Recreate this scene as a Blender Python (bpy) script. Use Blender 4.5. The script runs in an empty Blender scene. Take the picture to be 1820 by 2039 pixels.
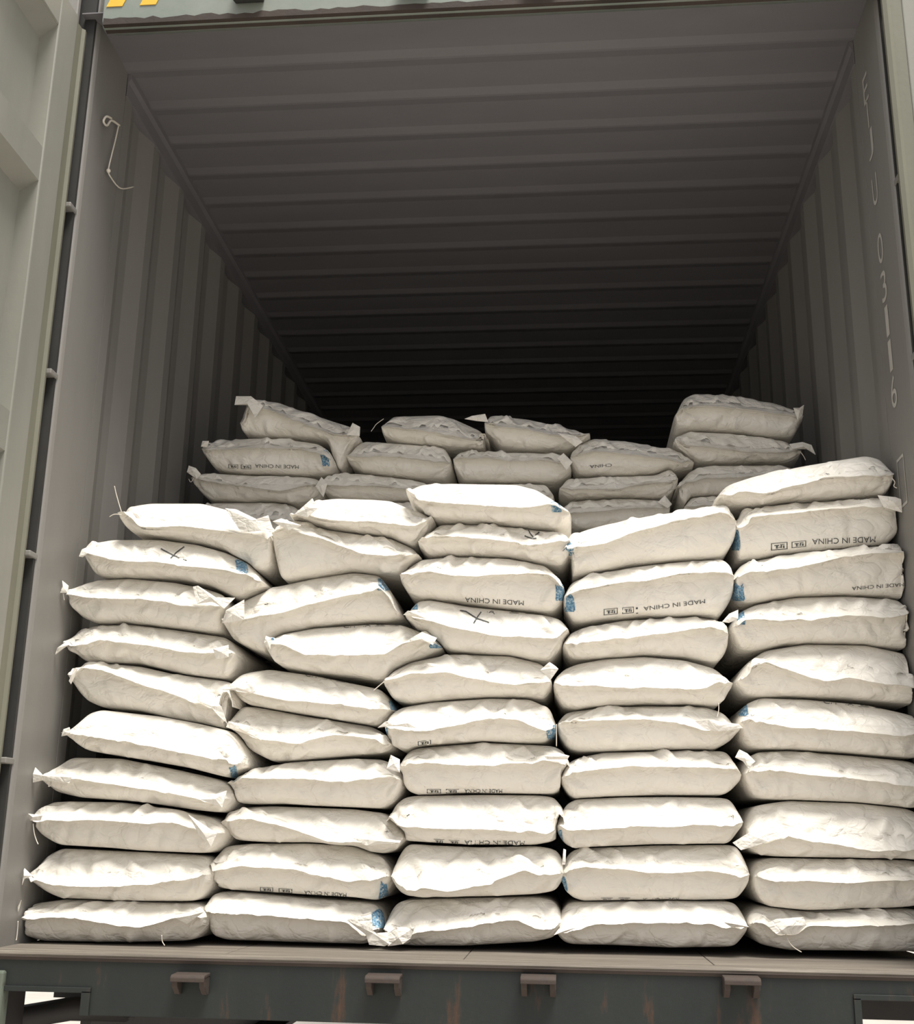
import bpy, bmesh, math, random
import numpy as np
from mathutils import Vector, Matrix
from mathutils.bvhtree import BVHTree

# ------------------------------------------------------------------ camera
FP = 2333.7                                   # focal length in pixels of the 1820 x 2039 frame
PITCH, YAW, ROLL = .2746, .0932, .0144
CAM = np.array([.2469, -2.9217, .2686])
_cp, _sp = math.cos(PITCH), math.sin(PITCH)
_c, _s = math.cos(YAW), math.sin(YAW)
FW = np.array([-_s * _cp, _c * _cp, _sp])
_rt = np.array([_c, _s, 0.0])
_up = np.cross(_rt, FW)
RT = math.cos(ROLL) * _rt + math.sin(ROLL) * _up
UP = -math.sin(ROLL) * _rt + math.cos(ROLL) * _up
scene = bpy.context.scene
COL = scene.collection
cam_data = bpy.data.cameras.new('camera')
cam = bpy.data.objects.new('camera', cam_data)
COL.objects.link(cam)
cam_data.sensor_fit = 'HORIZONTAL'
cam_data.sensor_width = 36
cam_data.lens = 36 * FP / 1820
cam_data.clip_start = .05
cam_data.clip_end = 200
M = Matrix.Identity(4)
for i in range(3):
    M[i][0], M[i][1], M[i][2], M[i][3] = RT[i], UP[i], -FW[i], CAM[i]
cam.matrix_world = M
scene.camera = cam

# ------------------------------------------------------------------ light
scene.view_settings.view_transform = 'Standard'
scene.view_settings.look = 'None'
scene.view_settings.gamma = 1
scene.view_settings.exposure = 0.15
SUN_DIR, SUN_STR, SUN_ANGLE = (-.21, .31, -.92), 5.0, 24
SKY_STR = 1.0
w = bpy.data.worlds.new('sky')
scene.world = w
w.use_nodes = True
nt = w.node_tree
bgn = nt.nodes['Background']
tc = nt.nodes.new('ShaderNodeTexCoord')
sep = nt.nodes.new('ShaderNodeSeparateXYZ')
rmp = nt.nodes.new('ShaderNodeValToRGB')
nt.links.new(tc.outputs['Generated'], sep.inputs[0])
nt.links.new(sep.outputs['Z'], rmp.inputs[0])
rmp.color_ramp.elements[0].color = (.50, .49, .50, 1)
rmp.color_ramp.elements[1].color = (1.0, 1.0, 1.03, 1)
rmp.color_ramp.elements[1].position = .75
nt.links.new(rmp.outputs[0], bgn.inputs[0])
bgn.inputs[1].default_value = SKY_STR
sun_d = bpy.data.lights.new('sun', 'SUN')
sun = bpy.data.objects.new('sun', sun_d)
COL.objects.link(sun)
sun_d.energy = SUN_STR
sun_d.angle = math.radians(SUN_ANGLE)
sun_d.color = (1, .95, .87)
sun.rotation_euler = Vector(SUN_DIR).to_track_quat('-Z', 'Y').to_euler()
sun.location = (4, -4, 12)


# ------------------------------------------------------------------ helpers
def ray(x, y):
    return FW * FP + RT * (x - 910.0) + UP * (1019.5 - y)


def pY(x, y, Y):
    d = ray(x, y)
    return CAM + d * (Y - CAM[1]) / d[1]


def pX(x, y, X):
    d = ray(x, y)
    return CAM + d * (X - CAM[0]) / d[0]


def pts(s):
    return [tuple(float(v) for v in p.split(',')) for p in s.split()]


def link_mesh(name, verts, faces, mat, parent=None, org=(0, 0, 0), smooth=False):
    me = bpy.data.meshes.new(name)
    o3 = np.array(org, float)
    me.from_pydata([tuple(np.asarray(v, float) - o3) for v in verts], [], faces)
    if smooth:
        me.polygons.foreach_set('use_smooth', [True] * len(me.polygons))
    me.materials.append(mat)
    me.update()
    ob = bpy.data.objects.new(name, me)
    COL.objects.link(ob)
    if parent is not None:
        ob.parent = parent
    return ob


def bm_obj(name, bm, mat, parent=None, org=None, smooth=False, bevel=0):
    if org is not None:
        bmesh.ops.translate(bm, verts=bm.verts, vec=-Vector(org))
    bmesh.ops.recalc_face_normals(bm, faces=bm.faces)
    me = bpy.data.meshes.new(name)
    bm.to_mesh(me)
    bm.free()
    if smooth:
        me.polygons.foreach_set('use_smooth', [True] * len(me.polygons))
    me.materials.append(mat)
    ob = bpy.data.objects.new(name, me)
    COL.objects.link(ob)
    if parent is not None:
        ob.parent = parent
    if bevel:
        b = ob.modifiers.new('bevel', 'BEVEL')
        b.width = bevel
        b.segments = 2
        b.limit_method = 'ANGLE'
    return ob


def box(bm, x0, x1, y0, y1, z0, z1):
    r = bmesh.ops.create_cube(bm, size=1)
    for v in r['verts']:
        v.co = Vector(((x0 + x1) / 2 + v.co.x * (x1 - x0), (y0 + y1) / 2 + v.co.y * (y1 - y0), (z0 + z1) / 2 + v.co.z * (z1 - z0)))
    return r['verts']


def prism(bm, poly, axis, a, b):
    """closed prism of a 2-D outline, swept along one axis from a to b"""
    def mk(p, t):
        q = list(p)
        q.insert(axis, t)
        return bm.verts.new(q)
    A = [mk(p, a) for p in poly]
    B = [mk(p, b) for p in poly]
    n = len(poly)
    bm.faces.new(A)
    bm.faces.new(B[::-1])
    for i in range(n):
        bm.faces.new((A[i], B[i], B[(i + 1) % n], A[(i + 1) % n]))


def tube(name, path, r, mat, parent=None, org=(0, 0, 0), n=7):
    P = [np.asarray(p, float) for p in path]
    verts, faces = [], []
    for i, p in enumerate(P):
        t = P[min(i + 1, len(P) - 1)] - P[max(i - 1, 0)]
        t = t / (np.linalg.norm(t) + 1e-9)
        a = np.cross(t, [.3, .9, .1])
        a /= np.linalg.norm(a)
        b = np.cross(t, a)
        for k in range(n):
            an = 2 * math.pi * k / n
            verts.append(p + r * (math.cos(an) * a + math.sin(an) * b))
    for i in range(len(P) - 1):
        for k in range(n):
            k2 = (k + 1) % n
            faces.append((i * n + k, i * n + k2, (i + 1) * n + k2, (i + 1) * n + k))
    faces.append(tuple(range(n))[::-1])
    faces.append(tuple((len(P) - 1) * n + k for k in range(n)))
    return link_mesh(name, verts, faces, mat, parent, org, True)


def smooth_path(P, k=5):
    P = [np.asarray(p, float) for p in P]
    out = []
    for i in range(len(P) - 1):
        p0, p1, p2, p3 = P[max(i - 1, 0)], P[i], P[i + 1], P[min(i + 2, len(P) - 1)]
        for j in range(k):
            t = j / k
            out.append(.5 * ((2 * p1) + (-p0 + p2) * t + (2 * p0 - 5 * p1 + 4 * p2 - p3) * t * t + (-p0 + 3 * p1 - 3 * p2 + p3) * t ** 3))
    out.append(P[-1])
    return out


def tag(o, label=None, cat=None, group=None, kind=None):
    if label:
        o['label'] = label
    if cat:
        o['category'] = cat
    if group:
        o['group'] = group
    if kind:
        o['kind'] = kind
    return o


# ------------------------------------------------------------------ materials
class NT:
    def __init__(s, name):
        s.m = bpy.data.materials.new(name)
        s.m.use_nodes = True
        s.t = s.m.node_tree
        s.b = s.t.nodes['Principled BSDF']
        s.co = s.n('ShaderNodeTexCoord').outputs['Object']

    def n(s, ty, **kw):
        x = s.t.nodes.new(ty)
        for k, v in kw.items():
            setattr(x, k, v)
        return x

    def l(s, a, b):
        s.t.links.new(a, b)

    def noise(s, scale, detail=4, rough=.6, stretch=None, dist=0):
        x = s.n('ShaderNodeTexNoise')
        x.inputs['Scale'].default_value = scale
        x.inputs['Detail'].default_value = detail
        x.inputs['Roughness'].default_value = rough
        x.inputs['Distortion'].default_value = dist
        if stretch:
            m = s.n('ShaderNodeMapping')
            m.inputs['Scale'].default_value = stretch
            s.l(s.co, m.inputs[0])
            s.l(m.outputs[0], x.inputs[0])
        else:
            s.l(s.co, x.inputs[0])
        return x.outputs[0]

    def ramp(s, fac, *stops):
        r = s.n('ShaderNodeValToRGB')
        e = r.color_ramp.elements
        while len(e) < len(stops):
            e.new(.5)
        for i, (p, c) in enumerate(stops):
            e[i].position = p
            e[i].color = tuple(c) + (1,) if len(c) == 3 else c
        s.l(fac, r.inputs[0])
        return r.outputs[0]

    def mix(s, fac, a, b):
        x = s.n('ShaderNodeMix', data_type='RGBA')
        if isinstance(fac, (int, float)):
            x.inputs[0].default_value = fac
        else:
            s.l(fac, x.inputs[0])
        for i, v in ((6, a), (7, b)):
            if isinstance(v, tuple):
                x.inputs[i].default_value = v + (1,)
            else:
                s.l(v, x.inputs[i])
        return x.outputs[2]

    def bump(s, h, strength, dist=.002, prev=None):
        x = s.n('ShaderNodeBump')
        x.inputs['Strength'].default_value = strength
        x.inputs['Distance'].default_value = dist
        s.l(h, x.inputs['Height'])
        if prev is not None:
            s.l(prev, x.inputs['Normal'])
        s.l(x.outputs[0], s.b.inputs['Normal'])
        return x.outputs[0]

    def base(s, c):
        if isinstance(c, tuple):
            s.b.inputs['Base Color'].default_value = c + (1,)
        else:
            s.l(c, s.b.inputs['Base Color'])

    def set(s, **kw):
        for k, v in kw.items():
            s.b.inputs[k].default_value = v
        return s


def sack_mat():
    k = NT('white_woven_plastic')
    c = k.ramp(k.noise(9, 3), (.25, (.80, .765, .69)), (.75, (.845, .81, .745)))
    dirt = k.ramp(k.noise(34, 5, .7), (.62, (0, 0, 0)), (.80, (1, 1, 1)))
    c = k.mix(dirt, c, (.74, .70, .62))
    k.base(c)
    k.set(**{'Roughness': .42, 'Specular IOR Level': .35})
    a = k.bump(k.noise(16, 3, .55, (1, .8, 1.6), .8), .85, .012)
    v = k.n('ShaderNodeTexVoronoi', feature='DISTANCE_TO_EDGE')
    v.inputs['Scale'].default_value = 21
    mp = k.n('ShaderNodeMapping')
    mp.inputs['Scale'].default_value = (1, .5, 1.2)
    nz = k.n('ShaderNodeTexNoise')
    nz.inputs['Scale'].default_value = 9
    mx = k.n('ShaderNodeMix', data_type='RGBA')
    mx.inputs[0].default_value = .12
    k.l(k.co, mp.inputs[0])
    k.l(mp.outputs[0], mx.inputs[6])
    k.l(mp.outputs[0], nz.inputs[0])
    k.l(nz.outputs[1], mx.inputs[7])
    k.l(mx.outputs[2], v.inputs[0])
    r = k.ramp(v.outputs[0], (0, (0, 0, 0)), (.09, (1, 1, 1)))
    b = k.bump(r, .26, .004, a)
    k.bump(k.noise(260, 2, .5), .12, .001, b)
    return k.m


def paint_mat(name, c0, c1, rough=.55, streak=None, rust=None, rust_at=.62, bump=.15):
    k = NT(name)
    c = k.ramp(k.noise(3.5, 5, .65, streak), (.3, c0), (.7, c1))
    if rust:
        f = k.ramp(k.noise(7, 7, .7, streak), (rust_at, (0, 0, 0)), (rust_at + .12, (1, 1, 1)))
        c = k.mix(f, c, rust)
    k.base(c)
    k.set(Roughness=rough)
    k.bump(k.noise(40, 4, .6), bump, .003)
    return k.m


MAT = {}
MAT['sack'] = sack_mat()
MAT['wall'] = paint_mat('grey_wall_paint', (.195, .187, .175), (.23, .222, .208), .5, (1, 1, .18), (.15, .11, .09), .66)
MAT['roof'] = paint_mat('grey_roof_paint', (.165, .158, .168), (.195, .187, .198), .5, (.25, 1, 1), (.14, .10, .085), .70)
MAT['door'] = paint_mat('grey_green_door_paint', (.235, .237, .207), (.30, .297, .262), .45, (1, 1, .25), (.16, .16, .13), .66)
MAT['green'] = paint_mat('rusty_green_steel', (.006, .010, .0095), (.014, .0185, .0165), .6, (1.2, 1, .25), (.075, .032, .014), .57, .35)
MAT['header'] = paint_mat('weathered_green_header', (.17, .205, .18), (.25, .27, .24), .55, None, (.16, .10, .07), .64)
MAT['rust'] = paint_mat('brown_rust', (.028, .020, .016), (.060, .044, .036), .8, None, (.03, .028, .026), .6, .5)
MAT['casting'] = paint_mat('green_casting_paint', (.07, .095, .075), (.12, .14, .11), .6, None, (.05, .035, .025), .6)
MAT['yellow'] = paint_mat('hazard_yellow', (.75, .42, .03), (.85, .52, .05), .5)
MAT['black'] = paint_mat('black_and_recess_shade', (.02, .02, .02), (.035, .034, .03), .7)  # black of the header keepers; also the shade painted into the hinge recess
MAT['gasket'] = paint_mat('olive_gasket', (.14, .14, .105), (.20, .195, .15), .6, (1, 1, .2))
MAT['frame'] = paint_mat('dark_chassis_steel', (.012, .011, .011), (.03, .026, .025), .6)
MAT['white_paint'] = paint_mat('stencil_white', (.40, .385, .35), (.52, .50, .46), .6)
MAT['cord'] = paint_mat('pale_cord', (.62, .57, .48), (.75, .70, .62), .7)
MAT['concrete'] = paint_mat('pale_concrete', (.36, .335, .30), (.44, .41, .365), .85, None, (.30, .28, .25), .6)


def floor_mat():
    k = NT('worn_plywood')
    c = k.ramp(k.noise(6, 7, .7, (.35, 6, 6)), (.28, (.075, .064, .052)), (.55, (.165, .145, .12)), (.80, (.32, .285, .24)))
    k.base(c)
    k.set(Roughness=.75)
    k.bump(k.noise(30, 5, .6, (.3, 5, 5)), .4, .003)
    return k.m


def print_mat():
    k = NT('blue_print_ink')
    c = k.ramp(k.noise(150, 3, .7), (.36, (.035, .10, .19)), (.52, (.13, .29, .43)), (.66, (.50, .58, .62)))
    k.base(c)
    k.set(Roughness=.5)
    return k.m


def ink_mat():
    k = NT('dark_ink')
    k.base(k.ramp(k.noise(220, 3, .7), (.4, (.025, .03, .032)), (.7, (.16, .17, .17))))
    k.set(Roughness=.6)
    return k.m


MAT['floor'] = floor_mat()
MAT['blue'] = print_mat()
MAT['ink'] = ink_mat()

# ------------------------------------------------------------------ the container
LEN = 12.0
XW = 1.17            # inner half width
ZR = 2.69            # roof
bm = bmesh.new()
box(bm, -60, 60, -40, 90, -1.40, -1.30)
tag(bm_obj('ground', bm, MAT['concrete']), 'pale concrete yard beneath and around the container', 'ground', kind='structure')

# floor: long plywood boards with thin gaps, on steel cross members
bm = bmesh.new()
ys = [.045, .60, 1.85, 3.05, 4.3, 5.5, 6.7, 7.9, 9.1, 10.3, LEN]
xs = [-XW, -.58, .0, .59, XW]
for a, b in zip(ys[:-1], ys[1:]):
    for c, d in zip(xs[:-1], xs[1:]):
        box(bm, c + .001, d - .001, a + .001, b - .001, -.028, 0)
fl = tag(bm_obj('floor', bm, MAT['floor'], bevel=.002), 'worn brown plywood floor of the container', 'floor', kind='structure')
bm = bmesh.new()
for i in range(38):
    y = .45 + .305 * i
    box(bm, -XW, XW, y, y + .05, -.16, -.032)
bm_obj('cross_members', bm, MAT['frame'], fl)


def corrugated(axis_len, pitch, depth, start, end):
    """list of (t, offset) along the wall"""
    out = []
    t = start
    while t < end:
        out += [(t, 0), (t + pitch * .2, 0), (t + pitch * .5, depth), (t + pitch * .7, depth)]
        t += pitch
    out = [p for p in out if p[0] < end]
    out.append((end, out[-1][1]))
    return out


def side_wall(name, sx, label):
    prof = corrugated(0, .278, .026, .31, LEN)
    poly = [(sx * (XW + o), t) for t, o in prof]
    back = [(sx * (XW + o + .004), t) for t, o in prof][::-1]
    bm = bmesh.new()
    prism(bm, poly + back, 2, 0, ZR)
    return tag(bm_obj(name, bm, MAT['wall']), label, 'wall', kind='structure')


side_wall('wall_left', -1, 'grey corrugated steel side wall left of the sacks')
side_wall('wall_right', 1, 'grey corrugated steel side wall right of the sacks')
prof = []
y = 1.087 - .209 * 4 - .05
while y < LEN:
    prof += [(y, .022), (y + .055, .022), (y + .090, .0155), (y + .100, .0155), (y + .138, .022)]
    y += .209
prof = [(.02, .022)] + [p for p in prof if p[0] < LEN] + [(LEN, .022)]
bm = bmesh.new()
prism(bm, [(t, ZR + o - .004) for t, o in prof] + [(t, ZR + o) for t, o in prof][::-1], 0, -XW - .04, XW + .04)
ce = tag(bm_obj('ceiling', bm, MAT['roof']), 'grey corrugated steel roof seen from inside the container', 'ceiling', kind='structure')
bm = bmesh.new()
box(bm, -XW - .05, XW + .05, LEN, LEN + .04, -.03, ZR + .02)
tag(bm_obj('wall_back', bm, MAT['wall']), 'dark front end wall deep inside the container', 'wall', kind='structure')
# top side rails
for sx, nm, lab in ((-1, 'trim_5', 'left top side rail below the roof'), (1, 'trim_6', 'right top side rail below the roof')):
    bm = bmesh.new()
    prism(bm, [(sx * (XW - .004), ZR - .07), (sx * (XW + .05), ZR - .07), (sx * (XW + .05), ZR + .02), (sx * (XW - .012), ZR + .02), (sx * (XW - .012), ZR - .004), (sx * (XW - .004), ZR - .02)], 1, .31, LEN)
    tag(bm_obj(nm, bm, MAT['roof']), lab, 'rail', kind='structure')


# corner posts
def post(name, sx, label):
    p = [(XW, .31), (XW, .075), (XW + .004, .063), (XW + .012, .058), (XW + .13, .058), (XW + .13, .018), (XW + .045, .018),
         (XW + .045, .0), (XW + .16, .0), (XW + .16, .31)]
    bm = bmesh.new()
    prism(bm, [(sx * x, y) for x, y in p], 2, -.045, ZR + .32)
    return tag(bm_obj(name, bm, MAT['wall'], bevel=.004), label, 'post', kind='structure')


pl = post('trim_1', -1, 'grey steel corner post at the left of the opening')
pr = post('trim_2', 1, 'grey steel corner post right of the opening, stencilled with numbers')
for sx, p in ((-1, pl), (1, pr)):
    bm = bmesh.new()
    box(bm, min(sx * 1.105, sx * 1.335), max(sx * 1.105, sx * 1.335), -.012, .03, -.235, -.045)
    bm_obj('corner_casting', bm, MAT['casting'], p, bevel=.006)
    bm = bmesh.new()
    box(bm, min(sx * 1.14, sx * 1.33), max(sx * 1.14, sx * 1.33), .03, .20, -.23, -.045)
    bm_obj('casting_body', bm, MAT['frame'], p)
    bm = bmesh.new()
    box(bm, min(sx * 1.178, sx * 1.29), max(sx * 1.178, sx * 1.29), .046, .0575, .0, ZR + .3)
    bm_obj('recess_shade_strip', bm, MAT['black'], p)  # added black strip, paints shade onto the far wall of the hinge recess
    for py in (415, 745, 1105, 1515):
        z = float(pY(150 - .105 * (py - 415), py, .04)[2])
        bm = bmesh.new()
        box(bm, min(sx * (XW + .004), sx * (XW + .13)), max(sx * (XW + .004), sx * (XW + .13)), .014, .062, z - .008, z + .008)
        bm_obj('hinge_lug', bm, MAT['wall'], p, bevel=.003)


# open door leaves
def door(name, sx, x0, label, swing=0):
    e = tag(bpy.data.objects.new(name, None), label, 'door', kind='structure')
    COL.objects.link(e)
    e.location = (sx * x0, -.03, 0)
    e.rotation_euler = (0, 0, swing)

    def bx(bm, a, b, y0, y1, z0, z1):
        box(bm, min(sx * a, sx * b), max(sx * a, sx * b), y0, y1, z0, z1)
    bm = bmesh.new()
    bx(bm, 0, .065, -.112, 0, .0, 2.66)
    bm_obj('hinge_stile', bm, MAT['door'], e, bevel=.004)
    bm = bmesh.new()
    bx(bm, 0, .055, -1.16, -1.05, .0, 2.66)
    bm_obj('lock_stile', bm, MAT['door'], e, bevel=.004)
    for z0, z1 in ((2.54, 2.66), (.0, .12)):
        bm = bmesh.new()
        bx(bm, .001, .054, -1.05, -.112, z0, z1)
        bm_obj('door_rail', bm, MAT['door'], e, bevel=.004)
    ribs = [(2.03, 2.135), (1.235, 1.345), (.44, .55)]
    outl = [(.006, 2.54), (.056, 2.50)]
    for a, b in ribs:
        outl += [(.056, b + .012), (.004, b), (.004, a), (.056, a - .030)]
    outl += [(.056, .19), (.006, .12)]
    poly = outl + [(d + .004, z) for d, z in outl][::-1]
    bm = bmesh.new()
    prism(bm, [(sx * d, z) for d, z in poly], 1, -1.05, -.112)
    bm_obj('door_panel', bm, MAT['door'], e)
    bm = bmesh.new()
    pg = [(.002, .0), (.000, .030), (-.008, .038), (-.006, .050), (.006, .054), (.022, .046), (.022, .0)]
    prism(bm, [(sx * x, yy) for x, yy in pg], 2, .02, 2.64)
    bm_obj('door_gasket', bm, MAT['gasket'], e)
    return e


door('door_1', -1, 1.195, 'grey-green steel door leaf swung open on the left, inner face showing')
door('door_2', 1, 1.215, 'grey-green steel door leaf swung open beyond the right post', 1.25)

# header over the opening
bm = bmesh.new()
prism(bm, [(.0, 2.66), (.0, 2.86), (.13, 2.86), (.13, ZR + .02), (.07, ZR - .02), (.03, ZR - .03), (.03, 2.645), (.012, 2.645)], 0, -XW + .035, XW + .17)
hd = tag(bm_obj('trim_3', bm, MAT['header'], bevel=.003), 'weathered green header beam over the opening, rust along its lower lip', 'beam', kind='structure')
bm = bmesh.new()
xx = np.linspace(-XW + .04, XW, 90)
rs = np.random.RandomState(4)
hh = rs.uniform(.002, .012, 90)
vs = [bm.verts.new((x, -.002, 2.648)) for x in xx]
vt = [bm.verts.new((x, -.002, 2.660 + h)) for x, h in zip(xx, hh)]
vu = [bm.verts.new((x, .034, 2.643)) for x in xx]
for i in range(89):
    bm.faces.new((vs[i], vs[i + 1], vt[i + 1], vt[i]))
    bm.faces.new((vu[i], vu[i + 1], vs[i + 1], vs[i]))
tag(bm_obj('rusty_lip', bm, MAT['rust'], hd), 'rust-brown lower lip')
for k in range(7):
    x0 = -1.125 + .105 * k
    bm = bmesh.new()
    prism(bm, [(x0, 2.712), (x0 + .05, 2.712), (x0 + .085, 2.80), (x0 + .035, 2.80)], 1, -.0025, -.0002)
    if k < 2:
        bm_obj('hazard_stripe', bm, MAT['yellow'], hd)
    else:
        bm.free()
for sx in (-.692, -.19, .19, .692):
    bm = bmesh.new()
    x = sx + .015
    prism(bm, [(-.0, 2.76), (-.055, 2.75), (-.055, 2.695), (-.035, 2.688), (-.0, 2.70)], 0, x - .045, x + .045)
    bm_obj('lock_keeper', bm, MAT['black'], hd, bevel=.004)

# sill below the opening: rounded tread on top, notched beam below
nL, nLz = float(pY(172, 1965, 0)[0]), float(pY(100, 1968, 0)[2])
nR, nRz = float(pY(1710, 1985, 0)[0]), float(pY(1760, 1985, 0)[2])
zb = float(pY(900, 2043, 0)[2])
bm = bmesh.new()
prism(bm, [(-1.15, -.012), (1.15, -.012), (1.15, nRz), (nR, nRz), (nR, zb), (nL, zb), (nL, nLz), (-1.15, nLz)], 1, .002, .012)
prism(bm, [(.012, -.012), (.012, -.03), (.14, -.03), (.14, -.012)], 0, -1.15, 1.15)
sl = tag(bm_obj('trim_4', bm, MAT['green'], bevel=.002), 'dark green rusty door sill beam below the sacks', 'sill', kind='structure')
bm = bmesh.new()
prism(bm, [(.044, .0), (.004, .0), (-.003, -.002), (-.005, -.006), (-.003, -.010), (.002, -.012), (.044, -.012)], 0, -1.17, 1.17)
bm_obj('sill_tread', bm, MAT['floor'], sl, smooth=False)
bm = bmesh.new()
prism(bm, [(-.003, -.010), (-.006, -.012), (-.002, -.020), (.004, -.012)], 0, -1.15, 1.15)
bm_obj('rusty_lip', bm, MAT['rust'], sl)
for a, b in ((((nL - .01, nLz - .004), (nL + .012, nLz - .004), (nL + .012, zb), (nL - .01, zb)), None),
             (((-1.12, nLz - .008), (nL + .012, nLz - .008), (nL + .012, nLz + .004), (-1.12, nLz + .004)), None),
             (((nR - .012, zb), (nR + .004, zb), (nR + .004, nRz - .004), (nR - .012, nRz - .004)), None),
             (((nR - .012, nRz - .008), (1.12, nRz - .008), (1.12, nRz + .004), (nR - .012, nRz + .004)), None)):
    bm = bmesh.new()
    prism(bm, list(a), 1, -.004, .06)
    bm_obj('notch_rim', bm, MAT['header'] if False else MAT['green'], sl, bevel=.001)
for px, py in ((377, 1951), (763, 1953), (1072, 1955), (1477, 1957)):
    c = pY(px, py, -.03)
    x, z = float(c[0]), float(c[2])
    e = bpy.data.objects.new('lock_keeper', None)
    COL.objects.link(e)
    e.parent = sl
    e.location = (x, 0, z)
    bm = bmesh.new()
    prism(bm, [(.002, .014), (-.045, .012), (-.05, .006), (-.05, -.004), (-.042, -.002), (-.042, .004), (.002, .006)], 0, -.041, .041)
    bm_obj('keeper_plate', bm, MAT['rust'], e, bevel=.002)
    for s in (-1, 1):
        bm = bmesh.new()
        prism(bm, [(.002, .006), (-.042, .006), (-.036, -.016), (-.012, -.034), (.002, -.036)], 0, s * .033 - .007, s * .033 + .007)
        bm_obj('keeper_cheek', bm, MAT['rust'], e, bevel=.002)

# stencilled number on the right post, one glyph below the other
num = [('E', 182, 1722), ('I', 232, 1727), ('J', 290, 1733), ('U', 378, 1743), ('0', 488, 1757), ('3', 560, 1766), ('1', 628, 1774), ('1', 697, 1781), ('6', 768, 1789)]
zs_ = [float(pX(px, py, XW)[2]) for _, py, px in num]


def glyph_mesh(txt, size):
    cu = bpy.data.curves.new('glyphs', 'FONT')
    cu.body = txt
    cu.size = size
    cu.align_x = 'LEFT'
    ob = bpy.data.objects.new('glyphs', cu)
    COL.objects.link(ob)
    bpy.context.view_layer.update()
    me = bpy.data.meshes.new_from_object(ob.evaluated_get(bpy.context.evaluated_depsgraph_get()))
    bpy.data.objects.remove(ob)
    bpy.data.curves.remove(cu)
    v = [tuple(q.co) for q in me.vertices]
    f = [tuple(p.vertices) for p in me.polygons]
    bpy.data.meshes.remove(me)
    return np.array(v, float), f


for (ch, py, px), z in zip(num, zs_):
    v, f = glyph_mesh(ch, 1)
    lo, hi = v.min(0), v.max(0)
    h = .092
    wd = .030 if ch in 'I1' else .052
    V = [(XW - .0012, .222 - (q[0] - (lo[0] + hi[0]) / 2) / max(hi[0] - lo[0], .01) * wd * (.35 if ch in 'I' else 1), z + (q[1] - (lo[1] + hi[1]) / 2) / (hi[1] - lo[1]) * h) for q in v]
    link_mesh('stencilled_number', V, f, MAT['white_paint'], pr)
z5 = float(pX(1800, 955, XW)[2])
bm = bmesh.new()
for a in (((.19, z5 - .07), (.255, z5 - .07), (.255, z5 - .062), (.19, z5 - .062)), ((.19, z5 + .062), (.255, z5 + .062), (.255, z5 + .07), (.19, z5 + .07)),
          ((.19, z5 - .062), (.195, z5 - .062), (.195, z5 + .062), (.19, z5 + .062)), ((.25, z5 - .062), (.255, z5 - .062), (.255, z5 + .062), (.25, z5 + .062))):
    bm.faces.new([bm.verts.new((XW - .0012, y, z)) for y, z in a])
bm_obj('stencilled_number', bm, MAT['white_paint'], pr)

# trailer under the container, seen through the left notch
e = tag(bpy.data.objects.new('trailer_frame', None), 'dark trailer frame below the container, seen through the left notch in the sill', 'trailer')
COL.objects.link(e)
e.location = (-1.0, .5, -.2)
bm = bmesh.new()
prism(bm, [(-.16, .0), (.09, .0), (.09, .015), (.0, .02), (-.03, .02), (-.16, .015)], 1, -.12, 7)
prism(bm, [(-.06, -.26), (-.03, -.26), (-.03, .01), (-.06, .01)], 1, -.12, 7)
prism(bm, [(-.16, -.28), (.09, -.28), (.09, -.26), (-.16, -.26)], 1, -.12, 7)
bm_obj('side_rail', bm, MAT['frame'], e, bevel=.003)
tube('bumper_tube', [(-.35, -.35, -.02), (-.2, -.3, .012), (-.05, -.22, .035), (.06, -.1, .02)], .03, MAT['frame'], e, n=12)

# white cord hooked to a lashing ring at the upper left
e = tag(bpy.data.objects.new('lashing_cord', None), 'pale frayed cord hanging from a ring high on the left wall', 'cord')
c0 = pX(215, 240, -XW + .012)
COL.objects.link(e)
e.location = tuple(c0)


def wl(x, y, off=.012):
    return pX(x, y, -XW + off) - c0


tube('loop', smooth_path([wl(222, 236), wl(212, 232), wl(206, 242), wl(213, 250), wl(222, 240), wl(238, 250)]), .0035, MAT['cord'], e)
tube('hanging_end', smooth_path([wl(236, 250), wl(230, 278), wl(222, 310), wl(216, 338), wl(220, 352), wl(240, 375), wl(266, 372)]), .0022, MAT['cord'], e)
bm = bmesh.new()
bmesh.ops.create_uvsphere(bm, u_segments=10, v_segments=8, radius=.007)
bmesh.ops.translate(bm, verts=bm.verts, vec=Vector(wl(216, 340)))
bm_obj('knot', bm, MAT['cord'], e, smooth=True)


# ------------------------------------------------------------------ sacks
PLACED = []


def dense(P, X):
    P = sorted(P)
    a = np.array(P)
    return np.interp(X, a[:, 0], a[:, 1])


def soft(z, n):
    k = np.ones(2 * n + 1) / (2 * n + 1)
    return np.convolve(np.pad(z, n, mode='edge'), k, mode='valid')


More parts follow.
